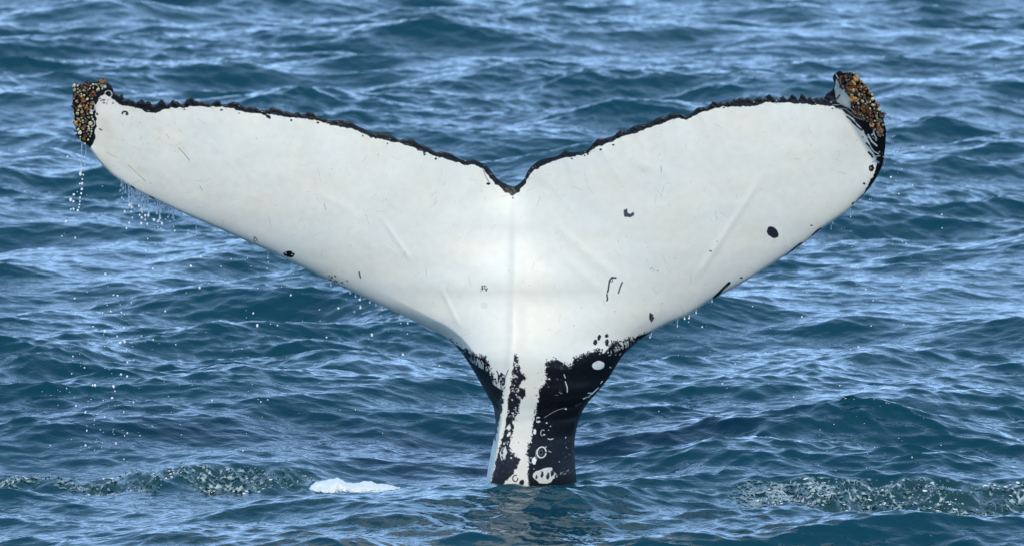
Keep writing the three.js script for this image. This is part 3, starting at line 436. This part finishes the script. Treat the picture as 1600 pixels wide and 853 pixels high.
// ---------------------------------------------------------------- water running off the tail
{
  const rand = rng(512), R = (a, b) => a + (b - a) * rand();
  const water = new THREE.MeshPhysicalMaterial({ color: '#ffffff', roughness: 0.12, transmission: 0.25, thickness: 0.01, ior: 1.333 });
  const parts = [], ball = new THREE.IcosahedronGeometry(1, 1); ball.deleteAttribute('uv');
  const bead = (x, y, z, r, st = 1.3) => { const g = ball.clone(); g.scale(r * S, r * S * st, r * S); g.rotateZ(R(-0.3, 0.3)); g.translate(toX(x), toY(y, x), z); parts.push(g); };
  const run = (x, y, len, w, z) => {              // a thread of water that breaks into beads
    const n = 7, pts = []; let px = x; for (let i = 0; i <= n; i++) { pts.push(new THREE.Vector3(toX(px), toY(y + len * i / n, x), z)); px += R(-0.9, 0.8); }
    const c = new THREE.CatmullRomCurve3(pts), g = new THREE.TubeGeometry(c, 18, w * S, 5, false), p = g.attributes.position, v = new THREE.Vector3();
    for (let i = 0; i <= 18; i++) { const k = 0.55 + 0.5 * n2a(i * 0.45, x) + 0.5 * Math.pow(i / 18, 3), ctr = c.getPointAt(i / 18); for (let j = 0; j <= 5; j++) { const a = i * 6 + j; v.fromBufferAttribute(p, a).sub(ctr).multiplyScalar(Math.max(0.2, k)).add(ctr); p.setXYZ(a, v.x, v.y, v.z); } }
    g.computeVertexNormals(); g.deleteAttribute('uv'); parts.push(g.toNonIndexed());
    bead(px, y + len + 1, z, w * 1.5, 1.4); let yy = y + len; for (let i = 0; i < 3; i++) { yy += R(3, 12); if (rand() < (len > 9 ? 0.7 : 0.25)) bead(px + R(-2, 2), yy, z, w * R(0.6, 1.3)); }
  };
  const lowerL = x => table([[140, 234], [150, 251], [175, 278], [197, 293], [232, 312], [275, 332], [312, 348], [350, 364], [382, 378], [420, 394], [457, 412], [495, 431], [532, 449], [570, 467], [607, 485], [640, 500], [670, 515], [704, 535]], x);
  const lowerR = x => table([[977, 557], [1012, 527], [1043, 510], [1073, 497], [1116, 470], [1152, 451], [1185, 431], [1221, 408], [1257, 384], [1285, 362], [1323, 336], [1357, 302], [1379, 262]], x);
  for (const [x, len, w] of [[188, 6, 1.2], [191, 10, 1.5], [193, 14, 1.2], [195, 18, 1.1], [198, 8, 1.6], [203, 12, 1.5], [207, 22, 1.3], [213, 6, 1.4], [223, 12, 1.6], [228, 9, 1.5], [247, 32, 1.2], [254, 9, 1.2], [258, 6, 1.0], [270, 8, 1.2], [276, 5, 1.1], [200, 26, 1.6], [205, 36, 1.4], [209, 16, 1], [217, 14, 1.2], [220, 30, 1.5], [226, 20, 1.7], [230, 34, 1.3], [244, 26, 1.2], [249, 20, 1.4], [262, 10, 1.3], [267, 18, 1.1], [283, 8, 0.9], [294, 12, 0.8], [305, 22, 0.7], [350, 8, 0.7], [388, 10, 0.7], [420, 14, 0.7], [455, 8, 0.8], [516, 6, 1], [548, 4, 1.0], [556, 4, 0.8], [563, 5, 1.1], [580, 4, 1.0], [588, 3, 0.9], [596, 4, 0.9], [625, 6, 0.9], [640, 7, 0.9]]) run(x, lowerL(x) - 1.5, len, w, -0.005);
  for (const [x, len, w] of [[1062, 12, 0.6], [1072, 4, 0.9], [1080, 5, 0.9], [1090, 4, 0.8], [1115, 4, 0.7], [1150, 4, 0.7], [1300, 12, 0.6], [1304, 7, 0.8], [1333, 18, 0.6], [1362, 10, 0.6], [1020, 6, 0.7]]) run(x, lowerR(x) - 1.5, len, w, 0.0);
  for (const [x, w] of [[128, 1.5], [133, 1]]) run(x, 232, x < 130 ? 50 : 26, w, 0.05);
  let bx = 129, by = 284; while (by < 340) { bead(bx, by, 0.05, R(1, 2), 1.2); bx -= R(0, 2); by += R(3, 9); }
  for (const [x, y, r] of [[110, 322, 2.4], [113, 326, 1.8], [115, 335, 1.6], [108, 340, 1.3], [205, 342, 1.6], [200, 357, 1.5], [197, 363, 1.2], [240, 349, 2], [244, 371, 1.5], [112, 388, 1.3], [310, 411, 1.8]]) bead(x, y, R(-0.2, 0.2), r);
  const mk = (gs, name, label) => { const g = mergeGeometries(gs.map(a => a.index ? a.toNonIndexed() : a)); const m = new THREE.Mesh(g, water); m.name = name; tag(m, label, 'water', { kind: 'stuff' }); scene.add(shadowed(m)); };
  mk(parts, 'dripping_water', 'clear threads of water running off the leading edges of the tail');
  parts.length = 0;
  const spray = (n, x0, x1, y0, y1, rMin, rMax, keep = () => true) => { for (let i = 0; i < n; i++) { const x = R(x0, x1), y = R(y0, y1); if (keep(x, y) && !inside(outline, x, y)) bead(x, y, R(-0.35, 0.35), rMin + (rMax - rMin) * Math.pow(rand(), 3), R(0.9, 1.5)); } };
  const belowL = (x, y) => y > lowerL(x) + 12;
  spray(170, 90, 640, 250, 560, 0.5, 2.0, belowL); spray(90, 105, 200, 440, 740, 0.6, 2.4); spray(60, 60, 420, 560, 735, 0.5, 1.4); spray(22, 240, 700, 560, 700, 0.4, 1.2);
  spray(34, 1380, 1410, 185, 300, 0.4, 1.4); spray(60, 1250, 1480, 300, 470, 0.4, 1.4, (x, y) => y > lowerR(x) + 8); spray(60, 1000, 1480, 430, 640, 0.4, 1.4, (x, y) => y > lowerR(x) + 8); spray(30, 1280, 1480, 640, 760, 0.4, 1.1);
  mk(parts, 'water_droplets', 'bright drops of spray falling from the tail');
}
console.log('drips done');

// ---------------------------------------------------------------- foam
{
  const foam = new THREE.MeshPhysicalMaterial({ color: '#e8ebe8', roughness: 0.65, clearcoat: 0.25, clearcoatRoughness: 0.3 });
  const top = [[482, 0], [486, 6], [495, 12], [505, 15], [515, 17.5], [526, 19.5], [533, 15], [540, 11.5], [552, 12], [566, 13], [580, 12.5], [590, 8.5], [600, 8], [612, 6.5], [620, 3], [625, 0]];
  const nx = 90, nz = 26, pos = [], idx = [];
  for (let i = 0; i <= nx; i++) for (let j = 0; j <= nz; j++) {
    const x = lerp(482, 625, i / nx), t = table(top, x) * S * 0.72, a = Math.PI * j / nz, w = 0.06 + t * 1.6;
    const k = 1 + 0.22 * n3a(x * 0.028, Math.cos(a) * 1.2, 2) + 0.12 * n3a(x * 0.07, Math.cos(a) * 2.5 + Math.sin(a), 5) + 0.08 * n3a(x * 0.25, Math.cos(a) * 7, Math.sin(a) * 7);
    pos.push(toX(x), Math.sin(a) * t * k - 0.012, 0.12 + Math.cos(a) * w * k * Math.min(1, t / 0.02) + 0.02 * n2a(x * 0.02, 3));
  }
  for (let i = 0; i < nx; i++) for (let j = 0; j < nz; j++) { const a = i * (nz + 1) + j, b = a + nz + 1; idx.push(a, a + 1, b, b, a + 1, b + 1); }
  const g = new THREE.BufferGeometry(); g.setAttribute('position', new THREE.Float32BufferAttribute(pos, 3)); g.setIndex(idx); g.computeVertexNormals();
  const cap = new THREE.Mesh(g, foam); foam.side = THREE.DoubleSide; cap.name = 'foam_cap'; tag(cap, 'smooth lumpy white foam cap at the end of the churned green water', 'foam'); scene.add(shadowed(cap));
  // lace of froth, a thin skin on the churned water
  {
    const P = [], K = [], I = [], at = new Map(), o = [0, 0, 0, 0], h = 0.0075;
    const vert = (i, j, m) => { const k = m + ',' + i + ',' + j; if (at.has(k)) return at.get(k); const x = i * h, z = j * h * 1.6; seaPoint(x, z, 0.03, o); const n = P.length / 3; P.push(o[0], o[1] + 0.004, o[2]); const fk = smooth(0.1, 0.75, froth(x, z)) * churn(x, z)[0]; K.push(lerp(0.06, 0.55, fk), lerp(0.13, 0.60, fk), lerp(0.14, 0.59, fk)); at.set(k, n); return n; };
    mounds.forEach((m, mi) => { for (let i = Math.floor((m.x0 - 0.2) / h); i < Math.min(m.x1, 3.4) / h; i++) if (i * h > -3.5) for (let j = Math.floor((m.z - 0.35) / h / 1.6); j < (m.z + 0.7) / h / 1.6; j++) { const x = (i + 0.5) * h, z = (j + 0.5) * h * 1.6, c = churn(x, z)[0]; if (c < 0.2 || froth(x, z) < 0.10 + (1 - c) * 0.4) continue; const a = vert(i, j, mi), b = vert(i + 1, j, mi), d = vert(i, j + 1, mi), e = vert(i + 1, j + 1, mi); I.push(a, d, b, b, d, e); } });
    const g = new THREE.BufferGeometry(); g.setAttribute('position', new THREE.Float32BufferAttribute(P, 3)); g.setAttribute('color', new THREE.Float32BufferAttribute(K, 3)); g.setIndex(I); g.computeVertexNormals(); console.log('lace', I.length / 3);
    const m = new THREE.Mesh(g, new THREE.MeshStandardMaterial({ vertexColors: true, roughness: 0.5, side: THREE.DoubleSide })); m.name = 'foam_lace'; tag(m, 'pale lace of foam streaking the churned green water', 'foam', { kind: 'stuff' }); scene.add(shadowed(m));
  }
  // flecks of froth on the churned water
  const rand = rng(640), fleck = new THREE.IcosahedronGeometry(1, 1), list = [], o = [0, 0, 0, 0], noise = createNoise2D(rng(41));
  for (let i = 0; i < 40000 && list.length < 2000; i++) {
    const m = mounds[rand() < 0.62 ? 0 : 1], x = lerp(m.x0 - 0.2, m.x1, rand()), z = m.z + lerp(-0.12, 0.62, rand());
    if (churn(x, z)[0] < 0.35 || noise(x * 2.2, z * 3) + 0.5 * noise(x * 8, z * 9) < 0.02) continue;
    seaPoint(x, z, 0.03, o); list.push([o[0], o[1] + 0.001, o[2], 0.0014 + 0.0045 * Math.pow(rand(), 4)]);
  }
  const bell = () => (rand() + rand() + rand()) / 1.5 - 1;
  for (let i = 0; i < 260; i++) { const x = -0.92 + 0.34 * bell() - 0.12 * rand(), z = 0.14 + 0.17 * bell(); seaPoint(x, z, 0.03, o); list.push([o[0], o[1] + 0.002, o[2], 0.0015 + 0.007 * Math.pow(rand(), 3)]); }
  for (let i = 0; i < 70; i++) { const a = rand() * 2 * Math.PI, x = toX(832) + Math.cos(a) * (0.27 + 0.03 * bell()), z = Math.sin(a) * (0.33 + 0.04 * bell()); seaPoint(x, z, 0.03, o); list.push([o[0], o[1] + 0.001, o[2], 0.0012 + 0.003 * Math.pow(rand(), 3)]); }
  const inst = new THREE.InstancedMesh(fleck, foam, list.length), M = new THREE.Matrix4(), Q = new THREE.Quaternion();
  list.forEach(([x, y, z, s], i) => { Q.setFromEuler(new THREE.Euler(0.5 * rand(), 0.6 * (rand() - 0.5), 0.5 * (rand() - 0.5))); inst.setMatrixAt(i, M.compose(new THREE.Vector3(x, y, z), Q, new THREE.Vector3(s * (1 + 1.6 * rand()), s * 0.6, s * (0.7 + rand())))); });
  inst.name = 'foam_flecks'; tag(inst, 'white flecks of froth scattered over the churned water and round the foam cap', 'foam', { kind: 'stuff' }); scene.add(shadowed(inst));
}
renderer.render(scene, camera);
